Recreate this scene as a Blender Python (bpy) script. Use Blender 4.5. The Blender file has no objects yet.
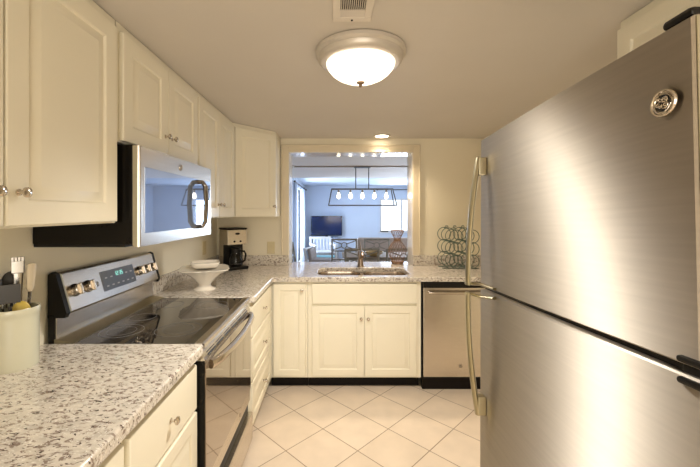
import bpy, bmesh, math, random
from mathutils import Matrix, Vector
PI = math.pi
S = bpy.context.scene
COL = S.collection

# ------------------------------------------------------------------ camera, world, light, exposure
cam_d = bpy.data.cameras.new('camera'); cam = bpy.data.objects.new('camera', cam_d); COL.objects.link(cam)
cam.location = (0, 0, 1.445); cam.rotation_euler = (PI/2, 0, 0)
cam_d.sensor_width = 36; cam_d.lens = 36*355/700
cam_d.shift_x = 15/700; cam_d.shift_y = -21.5/700; cam_d.clip_start = .02
S.camera = cam
S.view_settings.view_transform = 'Standard'; S.view_settings.look = 'None'
S.view_settings.gamma = 1; S.view_settings.use_curve_mapping = False
S.view_settings.exposure = 0.78
W = bpy.data.worlds.new('sky'); S.world = W; W.use_nodes = True
W.node_tree.nodes['Background'].inputs[0].default_value = (.78, .88, 1, 1)
W.node_tree.nodes['Background'].inputs[1].default_value = 1.2

def area(name, loc, rot, sx, sy, power, color):
    d = bpy.data.lights.new(name, 'AREA'); d.shape = 'RECTANGLE'; d.size = sx; d.size_y = sy
    d.energy = power; d.color = color
    o = bpy.data.objects.new(name, d); COL.objects.link(o); o.location = loc; o.rotation_euler = rot
    return o
WARM = (1, .83, .62)
COOL = (.72, .84, 1)
area('daylight_far_window', (2.15, 11.55, 1.36), (-PI/2, 0, 0), 1.7, 1.2, 95, COOL)
area('daylight_glass_door', (-1.40, 9.3, 1.15), (0, -PI/2, 0), 2.1, 2.0, 90, COOL)
area('fill_behind_camera', (.15, -2.45, 1.35), (PI/2, 0, 0), 2.2, 1.7, 31, (1, .95, .88))  # added fill behind the camera for ambient light, stands for no lamp
def spot(name, loc, power, color, size, blend, soft):
    d = bpy.data.lights.new(name, 'SPOT'); d.energy = power; d.color = color; d.spot_size = math.radians(size); d.spot_blend = blend; d.shadow_soft_size = soft
    o = bpy.data.objects.new(name, d); COL.objects.link(o); o.location = loc; return o
spot('rear_fill_spot', (.1, -.45, 2.13), 20, (1, .94, .85), 130, .8, .10)  # unseen fill spot added behind the camera, no fixture there
spot('ceiling_light_beam', (.115, 1.60, 1.985), 56, (1, .945, .865), 150, .8, .08)
area('dining_side_area', (3.6, 6.2, 1.5), (0, PI/2, 0), 1.6, 2.4, 30, COOL)

# ------------------------------------------------------------------ materials
def principled(name):
    m = bpy.data.materials.new(name); m.use_nodes = True
    nt = m.node_tree
    return m, nt, nt.nodes['Principled BSDF']
def mat(name, c, rough=.5, metal=0, var=.04, scale=8, bump=0, bscale=60, coat=0, emis=None, estr=0, spec=None, aniso=0, arot=0, stretch=None):
    m, nt, b = principled(name)
    N = nt.nodes.new; L = nt.links.new
    tc = N('ShaderNodeTexCoord')
    src = tc.outputs['Object']
    if stretch:
        mp = N('ShaderNodeMapping'); mp.inputs['Scale'].default_value = stretch; L(src, mp.inputs[0]); src = mp.outputs[0]
    nz = N('ShaderNodeTexNoise'); nz.inputs['Scale'].default_value = scale; nz.inputs['Detail'].default_value = 4
    L(src, nz.inputs['Vector'])
    rp = N('ShaderNodeValToRGB')
    rp.color_ramp.elements[0].position = .3; rp.color_ramp.elements[1].position = .7
    rp.color_ramp.elements[0].color = tuple(x*(1-var) for x in c)+(1,)
    rp.color_ramp.elements[1].color = tuple(min(1, x*(1+var)) for x in c)+(1,)
    L(nz.outputs['Fac'], rp.inputs[0]); L(rp.outputs[0], b.inputs['Base Color'])
    b.inputs['Roughness'].default_value = rough; b.inputs['Metallic'].default_value = metal
    if coat: b.inputs['Coat Weight'].default_value = coat
    if spec is not None: b.inputs['Specular IOR Level'].default_value = spec
    if aniso:
        b.inputs['Anisotropic'].default_value = aniso; b.inputs['Anisotropic Rotation'].default_value = arot
        tg = N('ShaderNodeCombineXYZ'); tg.inputs[2].default_value = 1; L(tg.outputs[0], b.inputs['Tangent'])
    if emis: b.inputs['Emission Color'].default_value = emis+(1,); b.inputs['Emission Strength'].default_value = estr
    if bump:
        n2 = N('ShaderNodeTexNoise'); n2.inputs['Scale'].default_value = bscale; n2.inputs['Detail'].default_value = 5
        L(src, n2.inputs['Vector'])
        bp = N('ShaderNodeBump'); bp.inputs['Strength'].default_value = bump; bp.inputs['Distance'].default_value = .003
        L(n2.outputs['Fac'], bp.inputs['Height']); L(bp.outputs[0], b.inputs['Normal'])
    return m
M = {}
M['cab'] = mat('cream_cabinet_paint', (.82, .765, .61), .38, var=.015, scale=3)
M['wall'] = mat('cream_wall_paint', (.86, .79, .62), .65, var=.02, scale=2, bump=.05, bscale=120)
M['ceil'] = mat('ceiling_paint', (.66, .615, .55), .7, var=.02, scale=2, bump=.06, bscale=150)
M['trim'] = mat('white_gloss_trim', (.80, .74, .63), .10, var=.01)
M['casing'] = mat('cream_trim_paint', (.72, .63, .46), .35, var=.01)
M['dwall'] = mat('pale_blue_wall_paint', (.64, .70, .80), .7, var=.02, scale=2)
M['dceil'] = mat('dining_ceiling_paint', (.84, .75, .68), .75, var=.02, scale=2)
M['dfloor'] = mat('light_wood_floor', (.55, .47, .38), .45, var=.12, scale=5, stretch=(6, .6, 1))
M['black'] = mat('black_plastic', (.008, .007, .006), .35, spec=.25, var=.1)
M['blackgloss'] = mat('black_enamel', (.006, .005, .004), .18, spec=.18, var=.1)
M['toe'] = mat('dark_toe_kick_vinyl', (.007, .005, .004), .5, spec=.15, var=.1)
M['glassblack'] = mat('dark_appliance_glass', (.012, .010, .009), .03, var=.05, coat=.5, spec=.9)
M['ovenglass'] = mat('dark_oven_glass', (.25, .185, .12), .04, .75, var=.04, coat=1, spec=1)
M['steel'] = mat('brushed_stainless', (.62, .57, .50), .26, 1, var=.05, scale=6, stretch=(2, 2, 60), bump=.03, bscale=30)
M['steelv'] = mat('fridge_stainless', (.57, .52, .45), .55, 1, var=.04, scale=3, stretch=(1, 1.5, 40), aniso=1.0, arot=0)
M['edgepaint'] = mat('tan_door_edge', (.36, .32, .21), .45, var=.03)
M['chrome'] = mat('satin_nickel', (.62, .56, .48), .2, 1, var=.03)
M['handle'] = mat('satin_handle_metal', (.44, .40, .28), .28, 1, var=.03)
M['darkchrome'] = mat('dark_polished_metal', (.28, .26, .24), .12, 1, var=.03)
M['sinksteel'] = mat('sink_stainless', (.55, .46, .37), .24, 1, var=.05)
M['faucet'] = mat('brushed_bronze_nickel', (.33, .26, .20), .30, 1, var=.05)
M['ceramic'] = mat('white_glazed_ceramic', (.82, .76, .66), .18, var=.02, coat=.3)
M['crock'] = mat('pale_green_cream_stoneware', (.60, .58, .44), .22, var=.03, coat=.3)
M['darkmetal'] = mat('dark_bronze_metal', (.09, .075, .06), .4, .7, var=.1)
M['greymetal'] = mat('weathered_grey_metal', (.25, .22, .17), .55, .2, var=.25, scale=20)
M['patina'] = mat('verdigris_wire', (.10, .15, .12), .5, .5, var=.3, scale=30)
M['beige'] = mat('almond_plastic', (.70, .60, .36), .4, var=.02)
M['nickelrim'] = mat('brushed_nickel_fixture', (.62, .57, .50), .35, .35, var=.03)
M['tvblack'] = mat('screen_black', (.010, .012, .02), .08, var=.05)
M['tvscreen'] = mat('tv_screen_glass', (.015, .03, .10), .10, var=.3, scale=2)
M['whitewood'] = mat('white_painted_wood', (.72, .70, .69), .45, var=.03)
M['linen'] = mat('sheer_white_curtain', (.85, .88, .95), .8, var=.03)
M['tan'] = mat('taupe_upholstery', (.42, .33, .27), .85, var=.08, scale=30)
M['greycush'] = mat('pale_grey_cushion', (.50, .49, .50), .85, var=.06, scale=30)
M['brownfab'] = mat('brown_grey_cushion', (.35, .29, .26), .85, var=.08, scale=30)
M['teal'] = mat('teal_painted_wood', (.14, .34, .38), .5, var=.1)
M['wicker'] = mat('brown_wicker', (.25, .15, .095), .6, var=.35, scale=60)
M['oldwood'] = mat('weathered_wood', (.38, .30, .22), .6, var=.2, scale=5, stretch=(1, 12, 12))
M['woodbowl'] = mat('honey_wood', (.50, .34, .14), .4, var=.2, scale=20)
M['display'] = mat('slate_display_glass', (.20, .215, .24), .12, var=.04)
M['digits'] = mat('green_lit_digits', (.1, .3, .25), .4, var=.01, emis=(.30, .80, .68), estr=.8)
M['ringink'] = mat('grey_burner_print', (.16, .15, .14), .3, var=.02)
M['mwglass'] = mat('mirrored_microwave_glass', (.36, .42, .54), .03, .75, var=.03, coat=.5)
M['greyink'] = mat('pale_key_printing', (.62, .62, .62), .5, var=.02)
M['utensil'] = mat('steel_utensil', (.30, .28, .25), .25, 1, var=.05)
M['utensildark'] = mat('dark_nylon_utensil', (.03, .027, .024), .4, var=.1)
M['yellow'] = mat('mustard_silicone', (.55, .40, .07), .45, var=.05)
M['utenwood'] = mat('pale_wood_handle', (.55, .46, .32), .5, var=.15, scale=10, stretch=(10, 10, 1))
M['vent'] = mat('white_register_metal', (.72, .66, .57), .4, var=.02)
M['ventdark'] = mat('register_cavity', (.05, .04, .03), .8, var=.1)
M['bulbw'] = mat('clear_bulb_lit', (.9, .8, .6), .2, emis=(1, .84, .60), estr=6, var=.01)
M['diff'] = mat('alabaster_glass_lit', (.9, .85, .76), .25, emis=(1, .92, .82), estr=6, var=.01)
def alabaster():
    m, nt, b = principled('alabaster_glass'); N = nt.nodes.new; L = nt.links.new
    out = nt.nodes['Material Output']
    nz = N('ShaderNodeTexNoise'); nz.inputs['Scale'].default_value = 9
    rp = N('ShaderNodeValToRGB'); rp.color_ramp.elements[0].color = (.86, .80, .72, 1); rp.color_ramp.elements[1].color = (.95, .91, .85, 1)
    L(nz.outputs['Fac'], rp.inputs[0])
    d = N('ShaderNodeBsdfDiffuse'); t = N('ShaderNodeBsdfTranslucent'); L(rp.outputs[0], d.inputs[0]); L(rp.outputs[0], t.inputs[0])
    m1 = N('ShaderNodeMixShader'); m1.inputs[0].default_value = .72; L(d.outputs[0], m1.inputs[1]); L(t.outputs[0], m1.inputs[2])
    e = N('ShaderNodeEmission'); e.inputs[0].default_value = (1, .88, .74, 1); e.inputs[1].default_value = .25
    ad = N('ShaderNodeAddShader'); L(m1.outputs[0], ad.inputs[0]); L(e.outputs[0], ad.inputs[1])
    L(ad.outputs[0], out.inputs[0]); nt.nodes.remove(b)
    return m
M['diff'] = alabaster()
M['canlit'] = mat('can_lamp_lit', (.9, .85, .76), .4, emis=(1, .84, .64), estr=9, var=.01)

def glass_mat(name, tint, gl=.12):
    m, nt, b = principled(name); N = nt.nodes.new; L = nt.links.new
    out = nt.nodes['Material Output']
    t = N('ShaderNodeBsdfTransparent'); t.inputs[0].default_value = tint+(1,)
    g = N('ShaderNodeBsdfGlossy'); g.inputs['Roughness'].default_value = .03
    f = N('ShaderNodeLayerWeight'); f.inputs['Blend'].default_value = gl
    mx = N('ShaderNodeMixShader'); L(f.outputs['Fresnel'], mx.inputs[0]); L(t.outputs[0], mx.inputs[1]); L(g.outputs[0], mx.inputs[2])
    L(mx.outputs[0], out.inputs[0]); nt.nodes.remove(b)
    return m
M['pane'] = glass_mat('window_glass', (.96, .98, 1))
M['carafe'] = glass_mat('carafe_glass', (.75, .72, .68), .3)
def sheer():
    m, nt, b = principled('sheer_curtain'); N = nt.nodes.new; L = nt.links.new
    out = nt.nodes['Material Output']
    d = N('ShaderNodeBsdfDiffuse'); d.inputs[0].default_value = (.86, .89, .96, 1)
    t = N('ShaderNodeBsdfTranslucent'); t.inputs[0].default_value = (.86, .90, .98, 1)
    mx = N('ShaderNodeMixShader'); mx.inputs[0].default_value = .5
    L(d.outputs[0], mx.inputs[1]); L(t.outputs[0], mx.inputs[2]); L(mx.outputs[0], out.inputs[0]); nt.nodes.remove(b)
    return m
M['sheer'] = sheer()

def granite():
    m, nt, b = principled('speckled_granite'); N = nt.nodes.new; L = nt.links.new
    tc = N('ShaderNodeTexCoord')
    mp = N('ShaderNodeMapping'); mp.inputs['Rotation'].default_value = (.3, .2, .6); mp.inputs['Scale'].default_value = (1, 1.7, 1.3)
    L(tc.outputs['Object'], mp.inputs[0])
    def noise(s, det=4, rough=.6, dist=0):
        n = N('ShaderNodeTexNoise'); n.inputs['Scale'].default_value = s; n.inputs['Detail'].default_value = det
        n.inputs['Roughness'].default_value = rough; n.inputs['Distortion'].default_value = dist
        L(mp.outputs[0], n.inputs['Vector']); return n.outputs['Fac']
    def ramp(f, a, bb):
        r = N('ShaderNodeMapRange'); r.inputs['From Min'].default_value = a; r.inputs['From Max'].default_value = bb
        L(f, r.inputs['Value']); return r.outputs['Result']
    def mix(fac, c1, c2):
        x = N('ShaderNodeMix'); x.data_type = 'RGBA'
        L(fac, x.inputs[0])
        if isinstance(c1, tuple): x.inputs[6].default_value = c1+(1,)
        else: L(c1, x.inputs[6])
        x.inputs[7].default_value = c2+(1,)
        return x.outputs[2]
    c = mix(ramp(noise(26), .40, .62), (.67, .61, .52), (.52, .47, .40))
    c = mix(ramp(noise(52, 3, .5, .5), .555, .61), c, (.27, .21, .17))
    c = mix(ramp(noise(62, 2, .5, .6), .63, .67), c, (.08, .055, .045))
    c = mix(ramp(noise(130, 2, .5), .60, .64), c, (.76, .72, .65))
    L(c, b.inputs['Base Color'])
    b.inputs['Roughness'].default_value = .10; b.inputs['Coat Weight'].default_value = .3
    b.inputs['Coat Roughness'].default_value = .04
    return m
M['granite'] = granite()

def tiles():
    m, nt, b = principled('diagonal_beige_tile'); N = nt.nodes.new; L = nt.links.new
    side = .3075; cx, cy = -.08, 2.80; k = 1/side; a = PI/4
    tx = -(cx*math.cos(a)-cy*math.sin(a))*k; ty = -(cx*math.sin(a)+cy*math.cos(a))*k
    tc = N('ShaderNodeTexCoord'); mp = N('ShaderNodeMapping')
    mp.inputs['Scale'].default_value = (k, k, k); mp.inputs['Rotation'].default_value = (0, 0, a)
    mp.inputs['Location'].default_value = (tx, ty, 0)
    L(tc.outputs['Object'], mp.inputs[0])
    br = N('ShaderNodeTexBrick'); br.offset = 0; br.squash = 1
    br.inputs['Scale'].default_value = 1; br.inputs['Brick Width'].default_value = 1; br.inputs['Row Height'].default_value = 1
    br.inputs['Mortar Size'].default_value = .011; br.inputs['Mortar Smooth'].default_value = .3
    br.inputs['Color1'].default_value = (.76, .64, .51, 1); br.inputs['Color2'].default_value = (.70, .58, .45, 1)
    br.inputs['Mortar'].default_value = (.33, .24, .16, 1); br.inputs['Bias'].default_value = -.2
    L(mp.outputs[0], br.inputs['Vector'])
    nz = N('ShaderNodeTexNoise'); nz.inputs['Scale'].default_value = 7; nz.inputs['Detail'].default_value = 6
    L(tc.outputs['Object'], nz.inputs['Vector'])
    mr = N('ShaderNodeMapRange'); mr.inputs['To Min'].default_value = .86; mr.inputs['To Max'].default_value = 1.14
    L(nz.outputs['Fac'], mr.inputs['Value'])
    vm = N('ShaderNodeVectorMath'); vm.operation = 'SCALE'
    L(br.outputs['Color'], vm.inputs[0]); L(mr.outputs[0], vm.inputs['Scale'])
    L(vm.outputs[0], b.inputs['Base Color']); b.inputs['Roughness'].default_value = .30
    bp = N('ShaderNodeBump'); bp.invert = True; bp.inputs['Strength'].default_value = .4; bp.inputs['Distance'].default_value = .002
    L(br.outputs['Fac'], bp.inputs['Height']); L(bp.outputs[0], b.inputs['Normal'])
    return m
M['tile'] = tiles()

# ------------------------------------------------------------------ mesh helpers
def frame(o, u, v, n):
    m = Matrix.Identity(4)
    for i, a in enumerate((u, v, n)):
        for r in range(3): m[r][i] = a[r]
    for r in range(3): m[r][3] = o[r]
    return m
def bars4(mb, x0, z0, x1, z1, w, put):
    put(mb, x0, z0, x1, z0+w); put(mb, x0, z1-w, x1, z1); put(mb, x0, z0+w, x0+w, z1-w); put(mb, x1-w, z0+w, x1, z1-w)
    return mb
class MB:
    def __init__(s, T=None): s.bm = bmesh.new(); s.T = T or Matrix.Identity(4)
    def add(s, vs, fs):
        bv = [s.bm.verts.new(s.T @ Vector(v)) for v in vs]
        for f in fs:
            try: s.bm.faces.new([bv[i] for i in f])
            except ValueError: pass
        return s
    def box(s, x0, y0, z0, x1, y1, z1, bev=0, seg=2):
        t = bmesh.new()
        bmesh.ops.create_cube(t, size=1)
        for v in t.verts:
            v.co = Vector(((x0+x1)/2+v.co.x*(x1-x0), (y0+y1)/2+v.co.y*(y1-y0), (z0+z1)/2+v.co.z*(z1-z0)))
        if bev: bmesh.ops.bevel(t, geom=t.edges[:], offset=bev, segments=seg, profile=.5, affect='EDGES')
        t.verts.index_update()
        s.add([v.co[:] for v in t.verts], [[v.index for v in f.verts] for f in t.faces]); t.free()
        return s
    def prism(s, poly, axis, a, b):
        n = len(poly)
        def P(p, h): return {'x': (h, p[0], p[1]), 'y': (p[0], h, p[1]), 'z': (p[0], p[1], h)}[axis]
        vs = [P(p, a) for p in poly]+[P(p, b) for p in poly]
        fs = [list(range(n)), list(range(2*n-1, n-1, -1))]+[[i, (i+1) % n, n+(i+1) % n, n+i] for i in range(n)]
        return s.add(vs, fs)
    def lathe(s, prof, c=(0, 0, 0), seg=24, axis='z', rmod=None):
        vs = []; fs = []
        for (r, h) in prof:
            for k in range(seg):
                a = 2*PI*k/seg; q = r*(rmod(a, r, h) if rmod else 1)
                p = (q*math.cos(a), q*math.sin(a), h)
                if axis == 'x': p = (p[2], p[0], p[1])
                if axis == 'y': p = (p[1], p[2], p[0])
                vs.append((c[0]+p[0], c[1]+p[1], c[2]+p[2]))
        for i in range(len(prof)-1):
            for k in range(seg):
                fs.append([i*seg+k, i*seg+(k+1) % seg, (i+1)*seg+(k+1) % seg, (i+1)*seg+k])
        if prof[0][0] > 1e-6: fs.append(list(range(seg))[::-1])
        if prof[-1][0] > 1e-6: fs.append([(len(prof)-1)*seg+k for k in range(seg)])
        return s.add(vs, fs)
    def tube(s, pts, r, seg=8, closed=False, flat=None):
        pts = [Vector(p) for p in pts]; n = len(pts); vs = []; fs = []
        rs = r if isinstance(r, (list, tuple)) else [r]*n
        nrm = None
        for i in range(n):
            if closed: t = pts[(i+1) % n]-pts[i-1]
            else: t = pts[min(i+1, n-1)]-pts[max(i-1, 0)]
            t.normalize()
            if nrm is None:
                nrm = t.orthogonal().normalized()
                if flat is not None: nrm = (Vector(flat)-t*t.dot(Vector(flat))).normalized()
            else: nrm = (nrm-t*t.dot(nrm)).normalized()
            bn = t.cross(nrm)
            for k in range(seg):
                a = 2*PI*k/seg; w = rs[i]
                wa, wb = w if isinstance(w, tuple) else (w, w)
                vs.append(pts[i]+nrm*math.cos(a)*wa+bn*math.sin(a)*wb)
        m = n if closed else n-1
        for i in range(m):
            j = (i+1) % n
            for k in range(seg): fs.append([i*seg+k, i*seg+(k+1) % seg, j*seg+(k+1) % seg, j*seg+k])
        if not closed: fs += [list(range(seg))[::-1], [(n-1)*seg+k for k in range(seg)]]
        return s.add(vs, fs)
    def ring(s, c, R, r, u=(1, 0, 0), v=(0, 0, 1), n=28, seg=6):
        c = Vector(c); u = Vector(u); v = Vector(v)
        return s.tube([c+u*R*math.cos(2*PI*k/n)+v*R*math.sin(2*PI*k/n) for k in range(n)], r, seg, True)
    def loft(s, rings, cap0=True, cap1=True):
        n = len(rings[0]); vs = [p for r in rings for p in r]; fs = []
        for i in range(len(rings)-1):
            for k in range(n): fs.append([i*n+k, i*n+(k+1) % n, (i+1)*n+(k+1) % n, (i+1)*n+k])
        if cap0: fs.append(list(range(n))[::-1])
        if cap1: fs.append([(len(rings)-1)*n+k for k in range(n)])
        return s.add(vs, fs)
    def rrect(s, x0, y0, x1, y1, r, n=5):
        out = []
        for (cx, cy, a0) in ((x1-r, y1-r, 0), (x0+r, y1-r, PI/2), (x0+r, y0+r, PI), (x1-r, y0+r, 1.5*PI)):
            for k in range(n+1):
                a = a0+PI/2*k/n; out.append((cx+r*math.cos(a), cy+r*math.sin(a)))
        return out
    def build(s, name, m, parent=None, angle=38):
        bmesh.ops.recalc_face_normals(s.bm, faces=s.bm.faces[:])
        off = Vector((0, 0, 0)); p = parent
        while p is not None: off += p.location; p = p.parent
        for v in s.bm.verts: v.co -= off
        me = bpy.data.meshes.new(name); s.bm.to_mesh(me); s.bm.free()
        me.polygons.foreach_set('use_smooth', [True]*len(me.polygons))
        me.set_sharp_from_angle(angle=math.radians(angle))
        me.materials.append(m)
        o = bpy.data.objects.new(name, me); COL.objects.link(o)
        wn = o.modifiers.new('weighted_normals', 'WEIGHTED_NORMAL'); wn.keep_sharp = True
        if parent is not None: o.parent = parent
        return o
def tag(o, label, cat, group=None, kind=None):
    if label: o['label'] = label
    if cat: o['category'] = cat
    if group: o['group'] = group
    if kind: o['kind'] = kind
    return o
def thing(name, label, cat, loc, group=None):
    o = bpy.data.objects.new(name, None); COL.objects.link(o); o.location = loc; o.empty_display_size = .1
    return tag(o, label, cat, group)
def struct(name, mb, m):
    o = mb.build(name, m); o['kind'] = 'structure'; return o
def center_mesh(o):
    """move the origin of a single-mesh thing to the middle of its base"""
    vs = [v.co for v in o.data.vertices]
    c = Vector(((min(v.x for v in vs)+max(v.x for v in vs))/2, (min(v.y for v in vs)+max(v.y for v in vs))/2, min(v.z for v in vs)))
    for v in o.data.vertices: v.co -= c
    o.location = c; return o
def copy_tree(o, parent=None):
    c = o.copy(); COL.objects.link(c)
    if parent is not None: c.parent = parent
    for ch in list(o.children): copy_tree(ch, c)
    return c
Zv = Vector((0, 0, 1))

# ------------------------------------------------------------------ key measures
CT = .922; CTB = .886                 # worktop top and underside
WL, WR = -1.16, 1.46                  # kitchen side walls
BW, BW2 = 3.49, 3.72                  # back wall with the pass-through
CZ = 2.168                            # kitchen ceiling
OX0, OX1, OZ = -.455, .765, 2.034     # pass-through
UB = 1.404                            # underside of the wall cabinets
UF = -.825                            # their carcass front (doors stand proud)
NF, FF = -.564, -.530                 # base carcass fronts: near and far left runs
BF = 2.885                            # base carcass front of the back run

# ------------------------------------------------------------------ room shell
struct('floor', MB().box(WL-.1, -2.6, -.06, WR+.1, BW, 0), M['tile'])
struct('ceiling', MB().box(WL-.1, -2.6, CZ, WR+.1, BW2, CZ+.08), M['ceil'])
struct('wall_left', MB().box(WL-.1, -2.6, 0, WL, BW, CZ), M['wall'])
struct('wall_right', MB().box(WR, -2.6, 0, WR+.1, BW, CZ), M['wall'])
struct('wall_front', MB().box(WL-.1, -2.7, 0, WR+.1, -2.6, CZ), M['wall'])
struct('wall_back', MB().box(WL-.1, BW, 0, OX0, BW2, CZ).box(OX1, BW, 0, WR+.1, BW2, CZ).box(OX0, BW, 0, OX1, BW2, CTB).box(OX0, BW, OZ, OX1, BW2, CZ), M['wall'])
t = .006
struct('trim_1', MB().box(OX0, BW-.004, CT, OX0+t, BW2+.004, OZ).box(OX1-t, BW-.004, CT, OX1, BW2+.004, OZ)
       .box(OX0, BW-.004, OZ-t, OX1, BW2+.004, OZ), M['trim'])
cw = .072
def casing():
    mb = MB()
    for (a, b, c, d) in ((OX0-cw, OX0, CT+.10, OZ+cw), (OX1, OX1+cw, CT+.10, OZ+cw), (OX0, OX1, OZ, OZ+cw)):
        mb.box(a, BW-.014, c, b, BW, d, .003)
    mb.box(OX1+cw-.014, BW-.022, CT+.10, OX1+cw, BW, OZ+cw, .003).box(OX0-cw, BW-.022, CT+.10, OX0-cw+.014, BW, OZ+cw, .003)
    mb.box(OX0-cw, BW-.022, OZ+cw-.014, OX1+cw, BW, OZ+cw, .003)
    return mb
struct('trim_2', casing(), M['casing'])
struct('trim_3', MB().box(1.325, BF+.005, .10, WR, BF+.03, CTB), M['cab'])

# dining and living room beyond
DL, DR, DF = -.94, 4.2, 11.1
struct('floor_dining', MB().box(DL-.6, BW, -.06, DR+.1, DF+.1, 0), M['dfloor'])
struct('ceiling_dining', MB().box(DL-.6, BW2, 2.205, DR+.1, 7.9, 2.34), M['dceil'])
struct('ceiling_living', MB().box(DL-.6, 7.9, 2.262, DR+.1, DF+.1, 2.34), M['dwall'])
struct('trim_4', MB().box(DL, 5.86, 2.188, DR, 5.93, 2.206, .004), M['oldwood'])
struct('wall_dining_left', MB().box(DL-.1, BW2, 0, DL, 8.25, 2.34).box(DL-.1, 10.45, 0, DL, DF, 2.34).box(DL-.1, 8.25, 2.13, DL, 10.45, 2.34), M['dwall'])
struct('wall_dining_right', MB().box(DR, BW2, 0, DR+.1, DF, 2.34), M['dwall'])
struct('wall_dining_near', MB().box(WR+.1, BW2-.1, 0, DR+.1, BW2, 2.34).box(DL-.6, BW2-.1, 0, WL-.1, BW2, 2.34).box(WL-.1,BW2-.1,CZ+.08,WR+.1,BW2,2.34), M['dwall'])
WX0, WX1, WZ0, WZ1 = 1.40, 2.90, .82, 1.86
struct('wall_far', MB().box(DL-.1, DF, 0, WX0, DF+.1, 2.34).box(WX1, DF, 0, DR+.1, DF+.1, 2.34)
       .box(WX0, DF, 0, WX1, DF+.1, WZ0).box(WX0, DF, WZ1, WX1, DF+.1, 2.34), M['dwall'])
w = bars4(MB(), WX0, WZ0, WX1, WZ1, .05, lambda m_, a, c, b, d: m_.box(a, DF+.02, c, b, DF+.07, d))
w.box(2.05, DF+.021, WZ0+.05, 2.11, DF+.069, WZ1-.05)
w.box(WX0-.04, DF-.05, WZ0-.03, WX1+.04, DF+.06, WZ0)
win = struct('window_1', w, M['whitewood'])
pn = MB().box(WX0+.04, DF+.04, WZ0+.04, WX1-.04, DF+.046, WZ1-.04).build('pane', M['pane'], win)
w = bars4(MB(), 8.25, 0, 10.45, 2.13, .06, lambda m_, a, c, b, d: m_.box(DL-.08, a, c, DL-.03, b, d))
w.box(DL-.079, 9.31, .06, DL-.031, 9.39, 2.07)
dr = struct('door_1', w, M['whitewood'])
MB().box(DL-.06, 8.3, .05, DL-.054, 10.4, 2.08).build('pane', M['pane'], dr)

# ------------------------------------------------------------------ cabinet builders
def rect(i, w, h, z): return [(i, i, z), (w-i, i, z), (w-i, h-i, z), (i, h-i, z)]
def raised(T, w, h, t=.02, fr=.058, e=.005):
    return MB(T).loft([rect(0, w, h, 0), rect(0, w, h, t-e), rect(e*.4, w, h, t-e*.3), rect(e, w, h, t), rect(fr, w, h, t), rect(fr+.004, w, h, t-.003),
                       rect(fr+.007, w, h, t-.009), rect(fr+.016, w, h, t-.009), rect(fr+.040, w, h, t-.001), rect(fr+.042, w, h, t)])
def slab(T, w, h, t=.02, e=.008):
    return MB(T).loft([rect(0, w, h, 0), rect(0, w, h, t-e), rect(e*.3, w, h, t-e*.35), rect(e, w, h, t)])
def knob(T, x, y, parent, m='chrome'):
    return MB(T).lathe([(.009, .0), (.009, .003), (.005, .005), (.0045, .013), (.009, .017), (.0135, .021), (.0130, .026), (.008, .029), (.0, .030)], (x, y, .0198), 18).build('knob', M[m], parent)
def leaf(root, o, u, n, w, h, kn=None, kind='door', style='raised', fr=.058):
    """a door or drawer front: o lower left corner (seen from outside), u along its width, n outwards"""
    T = frame(o, u, Zv, n)
    d = (raised(T, w, h, fr=fr) if style == 'raised' else slab(T, w, h)).build(kind, M['cab'], root)
    if kn: knob(T, kn[0], kn[1], d)
    return d
XU, XN = Vector((0, 1, 0)), Vector((1, 0, 0))       # left-wall fronts: width along +y, facing +x

# wall cabinets on the left
UT = CZ-.002
DT = CZ-.03                                          # top of the doors
def wall_cabinet(y0, y1, z0, label, halves, knob_side):
    r = thing('wall_cabinet', label, 'cabinet', ((WL+UF)/2, (y0+y1)/2, z0), 'cream wall cabinets')
    MB().box(WL+.002, y0, z0, UF, y1, UT, .002).build('body', M['cab'], r)
    n = len(halves); g = .004
    for i, (a, b) in enumerate(halves):
        w_ = b-a-g; h = DT-z0-.012
        kx = .032 if knob_side[i] == 'l' else w_-.032
        leaf(r, (UF, a+g/2, z0+.006), XU, XN, w_, h, (kx, .085), fr=.062 if w_ > .3 else .05)
    return r
wall_cabinet(.43, 1.333, UB, 'large cream wall cabinet nearest the camera, over the granite beside the range', [(.44, .867), (.869, 1.318)], 'rl')
wall_cabinet(1.340, 2.098, 1.712, 'short cream two-door wall cabinet above the microwave', [(1.352, 1.719), (1.719, 2.086)], 'rl')
wall_cabinet(2.100, 2.862, UB, 'tall cream two-door wall cabinet between microwave and corner cabinet', [(2.112, 2.481), (2.481, 2.850)], 'rl')
# diagonal corner wall cabinet
r = thing('corner_cabinet', 'cream diagonal corner wall cabinet above the coffee maker', 'cabinet', (-.9, 3.25, UB))
A = Vector((UF, 2.866, 0)); B = Vector((-.535, 3.19, 0))
MB().prism([(WL+.002, 2.866), (A.x, A.y), (B.x, B.y), (B.x, BW-.002), (WL+.002, BW-.002)], 'z', UB, UT).build('body', M['cab'], r)
u = (B-A).normalized(); n = Vector((u.y, -u.x, 0)); Lf = (B-A).length
leaf(r, A+u*.012+Zv*(UB+.006), u, n, Lf-.022, DT-UB-.012, (Lf-.05, .085))
# cabinet over the refrigerator
r = thing('wall_cabinet', 'cream wall cabinet above the refrigerator at upper right', 'cabinet', (1.27, .85, 1.80), 'cream wall cabinets')
MB().box(1.085, .35, 1.80, WR-.002, 1.350, UT, .002).build('body', M['cab'], r)
for (a, b) in ((.842, .36), (1.343, .846)):
    leaf(r, (1.085, a, 1.806), Vector((0, -1, 0)), Vector((-1, 0, 0)), a-b, DT-1.806-.006, ((a-b-.03) if a > 1 else .03, .04))

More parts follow.
